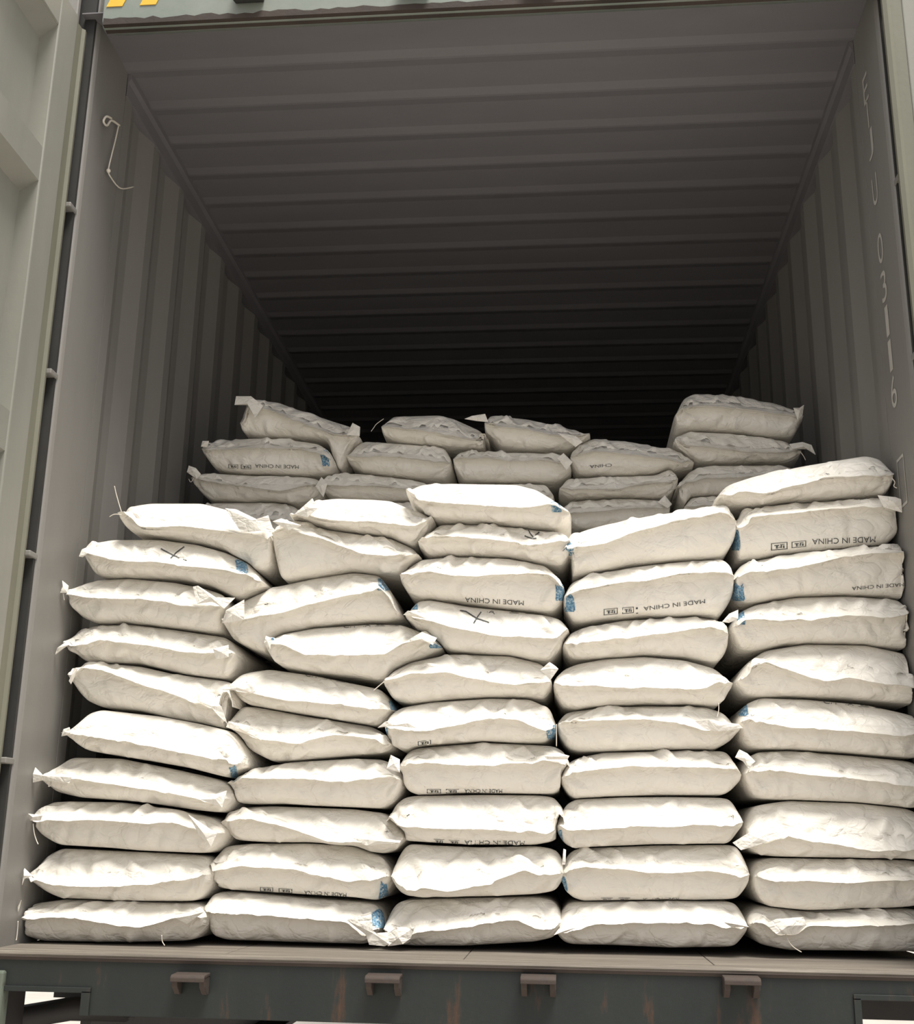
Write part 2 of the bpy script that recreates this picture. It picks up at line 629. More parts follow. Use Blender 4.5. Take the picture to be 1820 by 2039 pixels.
def sack(name, top, bot, seam, Yf, seed, label, group, depth=.70, ears=(), patch=(), text=(), cross=(), thread=(), round_=.9, over=.019):
    rs = np.random.RandomState(seed)
    Yc = Yf + .035
    T = [tuple(pY(x, y, Yc)[[0, 2]]) for x, y in pts(top)]
    B = [tuple(pY(x, y, Yc)[[0, 2]]) for x, y in pts(bot)]
    S = [tuple(pY(x, y, Yf - over)[[0, 2]]) for x, y in pts(seam)]
    xl = min(p[0] for p in T + B)
    xr = max(p[0] for p in T + B)
    xm, hw = (xl + xr) / 2, (xr - xl) / 2
    N = 92
    t = np.linspace(-1, 1, N)
    u = np.sin(t * math.pi / 2) * .55 + t * .45
    X = xm + hw * u
    Xd = np.linspace(xl, xr, 400)

    def curve(P, n=7):
        return np.interp(X, Xd, soft(soft(dense(P, Xd), n), n))
    zt, zb_, zs = curve(T), curve(B), curve(S, 4)
    zb_ = np.maximum(zb_ + .0008, .0008)
    zt = np.maximum(zt - .0008, zb_ + .02)
    h = zt - zb_
    zsm = np.clip(zs, zb_ + .14 * h, zt - .10 * h)
    mend = np.clip(zs, zb_ + .35 * h, zt - .35 * h)
    pw = 15.0
    ee = np.sqrt(np.clip(1 - np.abs(u) ** pw, 0, 1)) ** round_
    k = np.clip((np.abs(u) - .8) / .2, 0, 1)
    m = zsm * (1 - k) + mend * k
    zt = m + (zt - m) * ee
    zb_ = m - (m - zb_) * ee
    # rest on whatever lies below
    for (X2, zt2, zc2, a0, a1) in PLACED:
        if a1 < Yf + .02 or a0 > Yf + depth - .02:
            continue
        zz = np.interp(X, X2, zt2, left=-9, right=-9) + .0032
        if zc2 < np.mean((zt + zb_) / 2):
            zb_ = np.where(zz > zb_, np.minimum(np.minimum(zz, zb_ + .055), zt - .02 * ee), zb_)
    m = np.clip(m, zb_, zt)
    PLACED.append((X, zt, np.mean((zt + zb_) / 2), Yf, Yf + depth))
    X = np.clip(X, -1.164, 1.164)
    # rings round the sack, from the hem over the top and back along the bottom
    ru, rl, rb = .075, .055, .10
    rings = []
    arc = []
    nU, nL = 17, 14
    for i in range(nU):
        a = math.pi / 2 * i / (nU - 1)
        c, s = math.cos(a), math.sin(a)
        rings.append((Yf + ru * (1 - c ** 1.5), 1, s ** 1.28, 'u'))
    for y in np.linspace(Yf + ru, Yf + depth - rb, 6)[1:-1]:
        rings.append((y, 1, 1.0, 't'))
    for i in range(9):
        a = math.pi / 2 * (1 - i / 8)
        rings.append((Yf + depth - rb * (1 - math.cos(a)), 1, math.sin(a), 't'))
    for i in range(1, 9):
        a = math.pi / 2 * i / 8
        rings.append((Yf + depth - rb * (1 - math.cos(a)), -1, math.sin(a), 'b'))
    for y in np.linspace(Yf + rl + .01, Yf + depth - rb, 6)[1:-1][::-1]:
        rings.append((y, -1, 1.0, 'b'))
    for i in range(nL):
        a = math.pi / 2 * (1 - i / (nL - 1))
        c, s = math.cos(a), math.sin(a)
        rings.append((Yf + .012 + rl * (1 - max(c, 0) ** .70), -1, s ** .90, 'l'))
    K = len(rings)
    G = np.zeros((K, N, 3))
    for j, (y, sg, f, kd) in enumerate(rings):
        G[j, :, 0] = X
        G[j, :, 1] = y
        if kd == 't' and y > Yf + depth - rb - .001:
            mm = (zt + zb_) / 2
        elif kd == 'b' and y > Yf + depth - rb - .001:
            mm = (zt + zb_) / 2
        else:
            mm = m
        if sg > 0:
            G[j, :, 2] = mm + (zt - mm) * f
        else:
            lift = .005 if kd == 'l' else 0
            G[j, :, 2] = (mm - lift * ee) - (mm - lift * ee - zb_) * f
    # plan corners rounded a little
    for j in range(K):
        y = G[j, 0, 1]
        q = max(0, 1 - (y - Yf) / .10)
        q2 = max(0, 1 - (Yf + depth - y) / .12)
        sc = 1 - .022 * q ** 2 - .05 * q2 ** 2
        G[j, :, 0] = xm + (G[j, :, 0] - xm) * sc
    # wrinkles
    du = np.roll(G, -1, 0) - np.roll(G, 1, 0)
    dv = np.gradient(G, axis=1)
    nr = np.cross(du, dv)
    nr /= (np.linalg.norm(nr, axis=2, keepdims=True) + 1e-12)
    if nr[nU // 2, N // 2, 1] > 0:
        nr = -nr
    seg = np.linalg.norm(np.diff(G[:, N // 2], axis=0), axis=1)
    sarc = np.concatenate([[0], np.cumsum(seg)])
    tot = sarc[-1]
    sarc = np.where(np.array([r[1] for r in rings]) > 0, sarc, sarc - tot)
    SS = np.repeat(sarc[:, None], N, 1)
    XX = np.repeat(X[None], K, 0)
    Dp = np.zeros((K, N))
    thick = float(np.mean(h))
    for q in range(5):
        kx, ks, ph = rs.uniform(8, 34), rs.uniform(-22, 22), rs.uniform(0, 6.28)
        Dp += rs.uniform(.0006, .0018) * np.sin(kx * XX + ks * SS + ph)

    def crease(x0, s0, ang, L, A, wd):
        dx, ds = math.sin(ang), math.cos(ang)
        al = (XX - x0) * dx + (SS - s0) * ds
        pe = (XX - x0) * ds - (SS - s0) * dx
        tt = np.clip(al / L, 0, 1)
        env = np.sin(tt ** .6 * math.pi).clip(0) ** .8
        return A * env * (np.exp(-(pe / wd) ** 2) - .45 * np.exp(-((pe - wd * 1.7) / wd) ** 2))
    lean = rs.choice([-1, 1])
    for q in range(rs.randint(10, 18)):
        ang = lean * rs.uniform(.15, 1.0) if rs.rand() < .75 else -lean * rs.uniform(.2, 1.1)
        Dp += crease(xm + hw * rs.uniform(-.92, .92), rs.uniform(.0, .03), ang, rs.uniform(.06, .16), rs.uniform(.0028, .0075) * rs.choice([-1, 1, 1]), rs.uniform(.007, .017))
    for q in range(rs.randint(5, 10)):
        ang = math.pi + lean * rs.uniform(-.9, .9)
        Dp += crease(xm + hw * rs.uniform(-.92, .92), -rs.uniform(.0, .03), ang, rs.uniform(.05, .12), rs.uniform(.0028, .0068) * rs.choice([-1, 1]), rs.uniform(.007, .016))
    for sd in (-1, 1):
        for q in range(5):
            ang = -sd * rs.uniform(.5, 1.45)
            Dp += crease(xm + sd * hw * rs.uniform(.86, .99), rs.uniform(-.005, .02), ang, rs.uniform(.05, .12), rs.uniform(.002, .0055) * rs.choice([-1, 1]), rs.uniform(.004, .009))
            ang = math.pi + sd * rs.uniform(.4, 1.3)
            Dp += crease(xm + sd * hw * rs.uniform(.86, .99), -rs.uniform(.0, .02), ang, rs.uniform(.04, .09), rs.uniform(.0015, .004) * rs.choice([-1, 1]), rs.uniform(.004, .009))
    fz = np.array([r[2] for r in rings])[:, None]
    mask = np.clip((1 - fz) / .12, 0, 1)
    mask = mask * np.clip((1 - np.abs(u))[None] / .05, 0, 1)
    G += nr * (Dp * mask)[..., None]
    verts = G.reshape(-1, 3)
    verts[:, 2] = np.maximum(verts[:, 2], .0006)
    faces = []
    for j in range(K):
        j2 = (j + 1) % K
        for i in range(N - 1):
            faces.append((j * N + i, j * N + i + 1, j2 * N + i + 1, j2 * N + i))
    org = np.array([xm, Yf + depth / 2, verts[:, 2].min()])
    root = bpy.data.objects.new(name, None)
    COL.objects.link(root)
    root.location = tuple(org)
    tag(root, label, 'sack', group)
    bm = bmesh.new()
    bv = [bm.verts.new(v) for v in verts]
    for f in faces:
        bm.faces.new([bv[i] for i in f])
    bmesh.ops.remove_doubles(bm, verts=bm.verts, dist=.00025)
    bm_obj('sack_body', bm, MAT['sack'], root, org, True)
    bvh = BVHTree.FromPolygons([tuple(v) for v in verts], faces)

    # hem: the sewn edge folded outwards over the front face
    tipx, tipz = X.copy(), zsm * 1.0
    i0, i1 = 2, N - 3
    idx = list(range(i0, i1 + 1))
    jb = 5
    wob = soft(rs.uniform(-1, 1, N), 3) * .004
    V, F = [], []
    for i in idx:
        fade = min(1, (1 - abs(u[i])) / .10)
        b0 = G[jb, i] - nr[jb, i] * .0012
        b1 = G[2, i] + nr[2, i] * .0018
        tip = np.array([G[0, i, 0], Yf - over * fade, G[0, i, 2] - (.005 + wob[i]) * fade])
        un = tip + np.array([0, .0022, -.0012])
        inn = G[-2, i] - nr[-2, i] * .001
        inn = np.array([G[0, i, 0], Yf + .006, G[0, i, 2] - .001])
        V += [b0, b1, tip, tip + np.array([0, .0001, -.0001]), un, inn]
    n5 = 6
    for a in range(len(idx) - 1):
        for k2 in (0, 1, 3, 4):
            F.append((a * n5 + k2, (a + 1) * n5 + k2, (a + 1) * n5 + k2 + 1, a * n5 + k2 + 1))
        F.append((a * n5 + 5, (a + 1) * n5 + 5, (a + 1) * n5, a * n5))
    F.append((0, 1, 2, 3, 4, 5))
    L = len(idx) - 1
    F.append(tuple(L * n5 + q for q in (5, 4, 3, 2, 1, 0)))
    link_mesh('hem_flap', V, F, MAT['sack'], root, org, True)

    for poly in ears:
        P2 = pts(poly)
        cx = sum(p[0] for p in P2) / len(P2)
        A = []
        for q, (x, y) in enumerate(P2):
            yo = Yf - over - .004 - .012 * rs.rand()
            q3 = pY(x, y, yo)
            q3[0] = min(max(q3[0], -1.166), 1.166)
            A.append(q3)
        cen = np.mean(A, axis=0) + np.array([0, -.008, 0])
        bm = bmesh.new()
        fr = [bm.verts.new(p) for p in A]
        bk = [bm.verts.new(p + np.array([0, .003, 0])) for p in A]
        cf = bm.verts.new(cen)
        cb = bm.verts.new(cen + np.array([0, .003, 0]))
        n = len(A)
        for q in range(n):
            q2 = (q + 1) % n
            bm.faces.new((cf, fr[q], fr[q2]))
            bm.faces.new((cb, bk[q2], bk[q]))
            bm.faces.new((fr[q], bk[q], bk[q2], fr[q2]))
        bmesh.ops.subdivide_edges(bm, edges=bm.edges, cuts=1, use_grid_fill=True, smooth=.3)
        bm_obj('corner_ear', bm, MAT['sack'], root, org)

    def hit(x, y, off=.0013):
        d = Vector(ray(x, y)).normalized()
        loc, no, _, _ = bvh.ray_cast(Vector(CAM), d)
        if loc is None:
            return None
        if no.dot(d) > 0:
            no = -no
        return np.array(loc + no * off)

    def decal(nm, P2, F2, mat, lab=None):
        hp = [hit(x, y) for x, y in P2]
        keep = [f for f in F2 if all(hp[i] is not None for i in f)]
        keep = [f for f in keep if max(np.linalg.norm(hp[f[i]] - hp[f[i - 1]]) for i in range(len(f))) < .05]
        if not keep:
            return
        used = sorted({i for f in keep for i in f})
        mp = {q: i for i, q in enumerate(used)}
        o = link_mesh(nm, [hp[i] for i in used], [tuple(mp[i] for i in f) for f in keep], mat, root, org, True)
        if lab:
            o['label'] = lab

    for x0, y0, x1, y1 in patch:
        n = 12
        P2, F2 = [], []
        jx = rs.uniform(-.25, .25, 4)
        for b in range(n + 1):
            for a in range(n + 1):
                fx, fy = a / n, b / n
                l = x0 + (x1 - x0) * (.05 + .12 * math.sin(3.1 * fy + jx[0] * 6))
                r = x1 - (x1 - x0) * (.05 + .12 * math.sin(2.6 * fy + jx[1] * 6 + 2))
                P2.append((l + (r - l) * fx, y0 + (y1 - y0) * (fy + .1 * math.sin(5 * fx + jx[2] * 9) * (1 - fy))))
        for b in range(n):
            for a in range(n):
                if (a in (0, n - 1) and b in (0, n - 1)) or rs.rand() < .05:
                    continue
                i = b * (n + 1) + a
                F2.append((i, i + 1, i + n + 2, i + n + 1))
        decal('blue_print', P2, F2, MAT['blue'], 'blue printed corner patch')
    for txt, p0, p1, hv, kind in text:
        p0, p1, hv = (np.array(q, float) for q in (p0, p1, hv))
        if kind == 'box':
            P2, F2 = [], []

            def bar(a, b, c, d):
                k0 = len(P2)
                for (fx, fy) in ((a, c), (b, c), (b, d), (a, d)):
                    P2.append(tuple(p0 + (p1 - p0) * fx + hv * fy))
                F2.append((k0, k0 + 1, k0 + 2, k0 + 3))
            bar(0, .06, 0, 1); bar(.94, 1, 0, 1); bar(.06, .5, 0, .08); bar(.5, .94, 0, .08); bar(.06, .5, .92, 1); bar(.5, .94, .92, 1)
            bar(.2, .5, .3, .42); bar(.3, .42, .42, .8); bar(.55, .82, .25, .34); bar(.58, .66, .34, .75); bar(.72, .82, .45, .8); bar(.45, .62, .6, .68)
            decal('printed_mark', P2, F2, MAT['ink'], 'dark printed symbol in a box')
        else:
            v, f = glyph_mesh(txt, 1)
            lo, hi = v.min(0), v.max(0)
            P2 = [tuple(p0 + (p1 - p0) * ((q[0] - lo[0]) / (hi[0] - lo[0])) + hv * ((q[1] - lo[1]) / (hi[1] - lo[1]))) for q in v]
            decal('printed_text', P2, f, MAT['ink'], 'dark printed words')
    for ln in cross:
        P1 = pts(ln)
        P2, F2 = [], []
        for a, b in zip(P1[:-1], P1[1:]):
            a, b = np.array(a), np.array(b)
            d = (b - a) / np.linalg.norm(b - a)
            nn = np.array([-d[1], d[0]]) * 1.15
            st = max(2, int(np.linalg.norm(b - a) / 3))
            k0 = len(P2)
            for q in range(st + 1):
                c = a + (b - a) * q / st
                P2 += [tuple(c - nn), tuple(c + nn)]
            for q in range(st):
                F2.append((k0 + 2 * q, k0 + 2 * q + 1, k0 + 2 * q + 3, k0 + 2 * q + 2))
        decal('marker_stroke', P2, F2, MAT['ink'], 'black hand-drawn stroke')
    for ln in thread:
        P1 = [np.clip(pY(x, y, Yf - over - .006 + .003 * math.sin(q)), -1.165, 9) for q, (x, y) in enumerate(pts(ln))]
        tube('loose_thread', smooth_path(P1), .0013, MAT['cord'], root, org, 6)
    return root


COLN = {'A': 'leftmost front stack', 'B': 'second stack from left', 'C': 'middle front stack', 'D': 'second stack from right', 'E': 'rightmost front stack'}
ORD = ['', 'bottom', 'second', 'third', 'fourth', 'fifth', 'sixth', 'seventh', 'eighth', 'ninth', 'tenth']
CH = 'MADE IN CHINA'
#BAGS
FRONT = {
 'A1': dict(t='25,1822 40,1806 60,1799 115,1792 246,1796 380,1799 402,1806', b='25,1850 45,1866 80,1876 246,1878 385,1875 408,1862', s='25,1826 60,1826 127,1823 185,1827 277,1845 346,1827 404,1813',
    ears=['22,1812 24,1799 42,1792 38,1806 30,1816', '350,1828 398,1806 406,1816 372,1840'], thread=['24,1834 19,1850 19,1868 23,1872', '322,1862 323,1874 328,1883'], note='thread trailing onto the floor planks'),
 'A2': dict(t='58,1742 65,1719 85,1700 112,1689 215,1694 330,1699 408,1704 418,1716', b='58,1756 73,1769 100,1784 127,1790 250,1795 385,1796 404,1790 416,1775', s='58,1748 104,1760 246,1760 300,1757 346,1746 412,1742',
    ears=['25,1762 30,1732 44,1729 64,1744 48,1750'], note='left corner folded into a pointed ear'),
 'A3': dict(t='62,1628 81,1614 115,1594 231,1596 327,1609 415,1627 440,1640', b='66,1648 77,1665 112,1683 215,1689 269,1694 408,1700 430,1692 442,1660', s='58,1630 100,1629 238,1633 346,1631 390,1648 436,1672',
    ears=['52,1623 56,1620 84,1624 80,1634 60,1634', '375,1622 432,1660 420,1686 396,1662'], thread=['66,1640 68,1658 72,1672 76,1681'], note='thread dangling from its left corner'),
 'A4': dict(t='82,1545 98,1530 131,1506 231,1508 346,1531 446,1554 458,1566', b='90,1562 104,1577 154,1588 269,1596 385,1613 446,1620 458,1600', s='80,1548 150,1550 230,1557 327,1571 404,1590 450,1604',
    ears=['54,1541 60,1530 70,1528 78,1542 142,1548 138,1560 84,1554 64,1558', '398,1592 452,1574 442,1608'], thread=['98,1556 97,1566 103,1562'], note='long pale ear poking out left'),
 'A5': dict(t='128,1456 142,1444 165,1417 192,1410 308,1423 385,1437 458,1454 485,1490', b='132,1466 142,1477 169,1494 308,1517 370,1528 440,1546 470,1552 488,1535', s='132,1459 180,1462 269,1477 360,1495 442,1510 480,1522',
    ears=['122,1466 126,1452 138,1448 140,1460 132,1464'], patch=[(456, 1526, 474, 1548)], note='many creases on its sloping top'),
 'A6': dict(t='140,1342 150,1326 172,1320 215,1318 271,1323 338,1338 458,1354 470,1368', b='142,1362 150,1378 168,1395 197,1407 271,1414 369,1436 440,1452 462,1453 472,1425', s='140,1340 160,1326 197,1330 277,1357 369,1385 392,1398 466,1412',
    ears=['137,1356 148,1330 154,1332 146,1352 141,1362', '380,1390 400,1372 440,1406 452,1440 434,1424 420,1408'], note='crumpled flap across its right half'),
 'A7': dict(t='128,1274 148,1256 172,1242 246,1238 338,1249 446,1265 472,1290', b='136,1288 145,1300 166,1317 215,1318 271,1319 369,1342 458,1353 472,1325', s='132,1282 172,1277 197,1270 308,1285 400,1297 470,1298',
    ears=['105,1303 114,1290 134,1276 136,1284 124,1292', '424,1292 455,1284 455,1308 430,1312'], note='narrow ear hanging down at its left'),
 'A8': dict(t='133,1170 145,1164 160,1159 191,1149 246,1146 338,1154 400,1166 446,1180 452,1196', b='135,1190 141,1205 154,1226 185,1238 277,1239 369,1250 440,1260 452,1238', s='134,1180 182,1187 246,1191 308,1194 388,1202 462,1206',
    ears=['114,1180 117,1166 124,1156 136,1166 134,1180', '384,1168 394,1166 440,1196 468,1190 446,1212 424,1198 392,1202'], thread=['126,1182 127,1190 128,1195'], note='broad hem band and small knot at left'),
 'A9': dict(t='170,1090 180,1072 215,1068 308,1068 385,1078 446,1095 492,1118 529,1160', b='172,1120 178,1142 200,1146 277,1146 354,1150 415,1163 468,1188 500,1184 529,1170', s='168,1092 190,1100 215,1112 308,1116 400,1126 455,1134 500,1142',
    ears=['157,1108 163,1094 172,1090 216,1112 190,1108 170,1098 164,1109'], patch=[(466, 1112, 493, 1142)], cross=['320,1093 345,1106 372,1117', '367,1089 352,1100 340,1112'], note='black cross drawn on its top'),
 'A10': dict(t='240,1018 262,1000 292,995 394,995 446,1008 492,1022 535,1036 552,1060', b='240,1048 262,1060 338,1068 397,1078 446,1092 492,1126 523,1138 548,1128', s='241,1017 258,1030 277,1044 369,1046 480,1058 535,1064',
    ears=['448,1012 470,1014 520,1038 534,1026 546,1060 520,1056 480,1060'], thread=['242,1020 236,1000 231,982 228,968', '242,1025 228,1024 218,1029'], note='topmost there with a long thread sticking up'),
 'B1': dict(t='408,1800 423,1774 500,1779 600,1789 700,1796 752,1800 763,1815', b='408,1850 420,1866 442,1873 560,1877 700,1881 728,1882 752,1868', s='408,1808 462,1813 560,1822 691,1835 712,1852 735,1872',
    ears=['690,1832 738,1816 736,1850 755,1862 775,1856 775,1880 766,1884 735,1881 729,1862'], patch=[(737, 1814, 764, 1848)], note='big folded ear at right touching floor'),
 'B2': dict(t='414,1720 424,1700 438,1684 500,1679 615,1679 700,1685 763,1706 778,1728', b='414,1752 426,1770 500,1776 600,1782 700,1787 756,1796 780,1775', s='415,1731 481,1721 577,1729 654,1744 698,1750 725,1742 776,1743',
    patch=[(754, 1757, 773, 1792)], text=[(0, (690, 1778), (606, 1773), (0, 7), 't'), ('', (555, 1768), (582, 1770), (0, 8), 'box'), ('', (518, 1766), (544, 1767), (0, 8), 'box')], note='blue print patch on its right end'),
 'B3': dict(t='442,1632 462,1609 500,1605 538,1604 700,1610 763,1618 804,1650', b='444,1655 462,1674 596,1681 700,1690 763,1701 790,1694 808,1676', s='444,1630 500,1625 577,1648 654,1670 722,1675 802,1676',
    ears=['700,1668 740,1668 798,1674 796,1678 730,1684'], note='flap edge sweeping down to the right'),
 'B4': dict(t='456,1550 477,1538 508,1527 577,1515 700,1508 756,1510 792,1522 801,1540', b='457,1580 468,1602 558,1600 620,1604 700,1607 763,1610 792,1597 802,1580', s='457,1549 504,1546 600,1548 654,1551 756,1547 800,1546',
    ears=['770,1530 778,1503 796,1512 796,1538'], note='smooth straight hem, small ear at upper right'),
 'B5': dict(t='453,1436 462,1415 475,1402 499,1404 610,1424 736,1444 760,1456 779,1475', b='454,1450 463,1462 499,1496 539,1516 580,1514 657,1507 756,1500 784,1498', s='453,1448 479,1452 503,1468 590,1476 641,1464 700,1462 776,1470',
    ears=['450,1448 455,1436 500,1446 520,1474 492,1462'], note='deep diagonal fold across its front'),
 'B6': dict(t='458,1352 474,1336 531,1329 618,1341 697,1357 756,1369 776,1390 785,1404', b='460,1378 475,1394 499,1405 610,1422 697,1440 756,1445 776,1428', s='458,1372 507,1377 558,1389 657,1397 730,1406 782,1412',
    ears=['440,1374 458,1362 500,1360 510,1382 466,1374'], patch=[(774, 1394, 793, 1414)], text=[('CHINA', (608, 1347), (660, 1355), (1, -7), 't'), ('', (668, 1357), (688, 1360), (1, -7), 'box'), ('', (694, 1361), (713, 1364), (1, -7), 'box')], note='flat pointed ear at left, printing on top'),
 'B7': dict(t='528,1276 540,1266 558,1258 618,1246 736,1238 796,1239 847,1258 880,1282', b='532,1296 540,1312 551,1325 618,1336 697,1344 756,1353 780,1345 815,1314 879,1296', s='530,1277 566,1279 602,1300 700,1301 768,1300 804,1280 847,1264 878,1284',
    ears=['526,1280 529,1266 540,1270 538,1292', '800,1282 840,1258 870,1270 862,1284 830,1272'], patch=[(530, 1264, 546, 1280), (852, 1264, 880, 1290)], text=[('CHINA', (684, 1251), (738, 1248), (0, -7), 't'), ('', (745, 1248), (768, 1247), (0, -7), 'box'), ('', (775, 1247), (796, 1247), (0, -7), 'box')], note='blue patches on both ends'),
 'B8': dict(t='443,1226 450,1212 475,1193 551,1161 620,1146 700,1134 752,1140 776,1172 800,1222', b='444,1242 456,1272 499,1290 531,1300 560,1262 618,1245 736,1235 800,1236', s='443,1232 487,1231 560,1216 618,1201 705,1178 756,1166 798,1200',
    ears=['442,1240 450,1215 486,1194 486,1234 468,1238'], patch=[(749, 1150, 776, 1176)], note='tilted steeply, rising to the right'),
 'B9': dict(t='545,1040 556,1034 594,1034 648,1048 721,1059 775,1066 822,1086 838,1102', b='545,1120 552,1155 600,1146 700,1133 752,1138 795,1142 818,1128 838,1112', s='545,1042 590,1052 630,1066 680,1086 717,1097 770,1102 836,1106',
    ears=['543,1038 560,1032 600,1046 574,1056'], note='tall left end overhanging the tilted sack'),
 'B10': dict(t='578,1030 600,1010 623,990 666,985 739,987 775,990 811,1005 845,1018 864,1028', b='580,1034 620,1040 648,1047 721,1058 775,1065 822,1085 850,1060 864,1034', s='580,1031 620,1028 700,1034 775,1040 830,1042 862,1032',
    ears=['586,1024 622,992 632,1012 612,1030'], note='topmost there with a creased humped top'),
 'C1': dict(t='764,1830 774,1806 790,1794 927,1789 1063,1787 1112,1793 1119,1806', b='766,1862 790,1882 824,1885 927,1885 1063,1877 1107,1868 1120,1850', s='766,1872 800,1868 826,1853 927,1842 988,1832 1032,1828 1073,1846 1117,1848',
    ears=['772,1884 773,1858 790,1846 826,1846 818,1868 802,1880 782,1883'], note='bright flap drooping at its left'),
 'C2': dict(t='779,1722 788,1697 807,1679 860,1683 954,1687 1063,1684 1114,1690 1124,1702', b='782,1760 790,1777 811,1786 961,1786 1063,1782 1111,1776 1124,1755', s='783,1768 824,1769 838,1762 886,1769 961,1758 1046,1728 1073,1738 1120,1740',
    note='flap line swooping from low left upward'),
 'C3': dict(t='770,1622 778,1600 800,1586 824,1583 961,1581 1063,1582 1107,1584 1127,1604', b='772,1648 786,1666 807,1675 927,1682 1063,1683 1104,1676 1126,1656', s='772,1643 858,1643 961,1648 1063,1653 1110,1654 1126,1648',
    text=[(0, (1045, 1674), (925, 1673), (0, 8), 't'), ('', (893, 1672), (916, 1673), (0, 9), 'box'), ('', (862, 1670), (886, 1671), (0, 9), 'box')], note='pale hem band straight across its front'),
 'C4': dict(t='794,1520 800,1498 820,1488 858,1484 961,1476 1050,1480 1104,1483 1128,1494 1136,1512', b='795,1560 804,1578 830,1583 927,1578 1063,1580 1107,1581 1130,1566', s='795,1514 893,1517 995,1520 1063,1520 1083,1510 1134,1511',
    ears=['1084,1506 1112,1499 1134,1505 1130,1512 1088,1512'], text=[(0, (1000, 1571), (925, 1571), (0, 7), 't'), ('', (888, 1571), (914, 1571), (0, 8), 'box'), ('', (850, 1571), (878, 1571), (0, 8), 'box')], note='wide smooth front face, printing along its bottom'),
 'C5': dict(t='766,1430 774,1414 796,1405 855,1395 974,1387 1053,1389 1092,1404 1108,1424', b='768,1468 778,1484 796,1495 855,1484 934,1477 1013,1477 1085,1478 1104,1466', s='768,1444 816,1449 855,1448 974,1430 1033,1432 1092,1454 1106,1458',
    ears=['752,1449 768,1436 812,1440 830,1450 796,1446 760,1446'], patch=[(1086, 1442, 1107, 1472), (766, 1448, 774, 1488)], text=[('', (832, 1476), (858, 1473), (0, 8), 'box')], note='torn pale hem edge, blue right end'),
 'C6': dict(t='763,1355 776,1333 816,1314 895,1298 1013,1302 1085,1318 1099,1342', b='764,1372 778,1394 816,1400 895,1391 974,1386 1053,1387 1086,1393 1100,1375', s='764,1352 816,1337 883,1334 974,1353 1033,1361 1097,1356',
    ears=['1076,1334 1094,1318 1106,1326 1112,1332 1096,1354'], thread=['764,1358 752,1368 744,1375'], note='thread at its left corner, flap bowed'),
 'C7': dict(t='806,1222 818,1200 830,1190 855,1189 934,1203 1053,1215 1120,1226 1134,1244', b='806,1230 830,1252 855,1270 895,1294 974,1299 1053,1310 1095,1314 1118,1290 1134,1262', s='808,1224 850,1231 895,1244 974,1262 1033,1262 1128,1270',
    ears=['803,1224 812,1216 850,1222 848,1232'], patch=[(813, 1190, 832, 1214)], cross=['916,1216 928,1218 940,1226 950,1232 962,1236 974,1240', '958,1219 950,1230 943,1242'],
    text=[('NA', (960, 1217), (985, 1224), (2, -9), 't'), ('', (1013, 1221), (1034, 1222), (0, -8), 'box'), ('', (1044, 1222), (1071, 1224), (0, -9), 'box')], note='black dashed cross drawn on top'),
 'C8': dict(t='796,1142 806,1126 835,1109 895,1102 1013,1106 1085,1120 1112,1142 1125,1160', b='798,1168 812,1184 830,1188 895,1192 974,1203 1053,1213 1100,1218 1124,1206', s='797,1140 855,1136 907,1144 1013,1140 1100,1141 1122,1156',
    patch=[(1104, 1164, 1122, 1196)], text=[(0, (1043, 1196), (926, 1189), (0, 9), 't')], note='upside-down printing along its lower edge'),
 'C9': dict(t='832,1080 845,1060 873,1038 900,1037 1000,1041 1060,1048 1112,1054 1138,1066', b='833,1094 848,1105 895,1102 960,1104 1013,1106 1085,1119 1120,1128 1138,1112', s='834,1068 900,1064 976,1069 1030,1078 1062,1084 1122,1070 1137,1068',
    cross=['1045,1067 1054,1071 1062,1073 1068,1072', '1050,1053 1056,1063 1062,1070', '1077,1058 1066,1066'], note='small black scribble on top'),
 'C10': dict(t='808,968 822,960 845,956 900,955 1026,957 1067,967 1102,988 1138,1020', b='808,986 824,1004 862,1030 900,1034 1001,1038 1060,1045 1112,1052 1138,1042', s='809,988 870,996 951,1003 1052,1007 1097,1000 1132,1010',
    patch=[(1095, 1000, 1118, 1020)], note='topmost there, sunlit below the dim rear sacks'),
 'D1': dict(t='1110,1815 1128,1797 1200,1796 1336,1794 1470,1796 1488,1815', b='1108,1872 1124,1882 1200,1883 1336,1889 1466,1887 1488,1868', s='1109,1858 1124,1854 1179,1837 1260,1835 1421,1833 1445,1842 1488,1846',
    ears=['1103,1862 1112,1850 1150,1846 1128,1856', '1440,1836 1470,1832 1492,1846 1456,1846'], note='dark inner hem line and left flap lifted'),
 'D2': dict(t='1118,1724 1128,1700 1145,1690 1200,1687 1302,1683 1473,1681 1491,1700', b='1116,1772 1131,1790 1165,1796 1268,1796 1400,1793 1473,1792 1490,1776', s='1120,1722 1160,1722 1200,1726 1268,1731 1421,1733 1488,1742',
    ears=['1119,1722 1122,1690 1127,1692 1126,1722'], patch=[(1110, 1748, 1130, 1780)], text=[(0, (1360, 1787), (1280, 1788), (0, 7), 't'), ('', (1230, 1787), (1256, 1787), (0, 9), 'box'), ('', (1195, 1787), (1222, 1787), (0, 9), 'box')], note='printed boxes along its lower edge'),
 'D3': dict(t='1112,1625 1122,1600 1145,1590 1240,1586 1336,1585 1460,1587 1479,1612', b='1108,1668 1121,1684 1150,1692 1233,1685 1302,1682 1455,1681 1478,1655', s='1112,1644 1160,1647 1200,1647 1302,1641 1421,1639 1440,1644 1477,1637',
    patch=[(1106, 1655, 1122, 1684)], note='straight pale hem ending in a right point'),
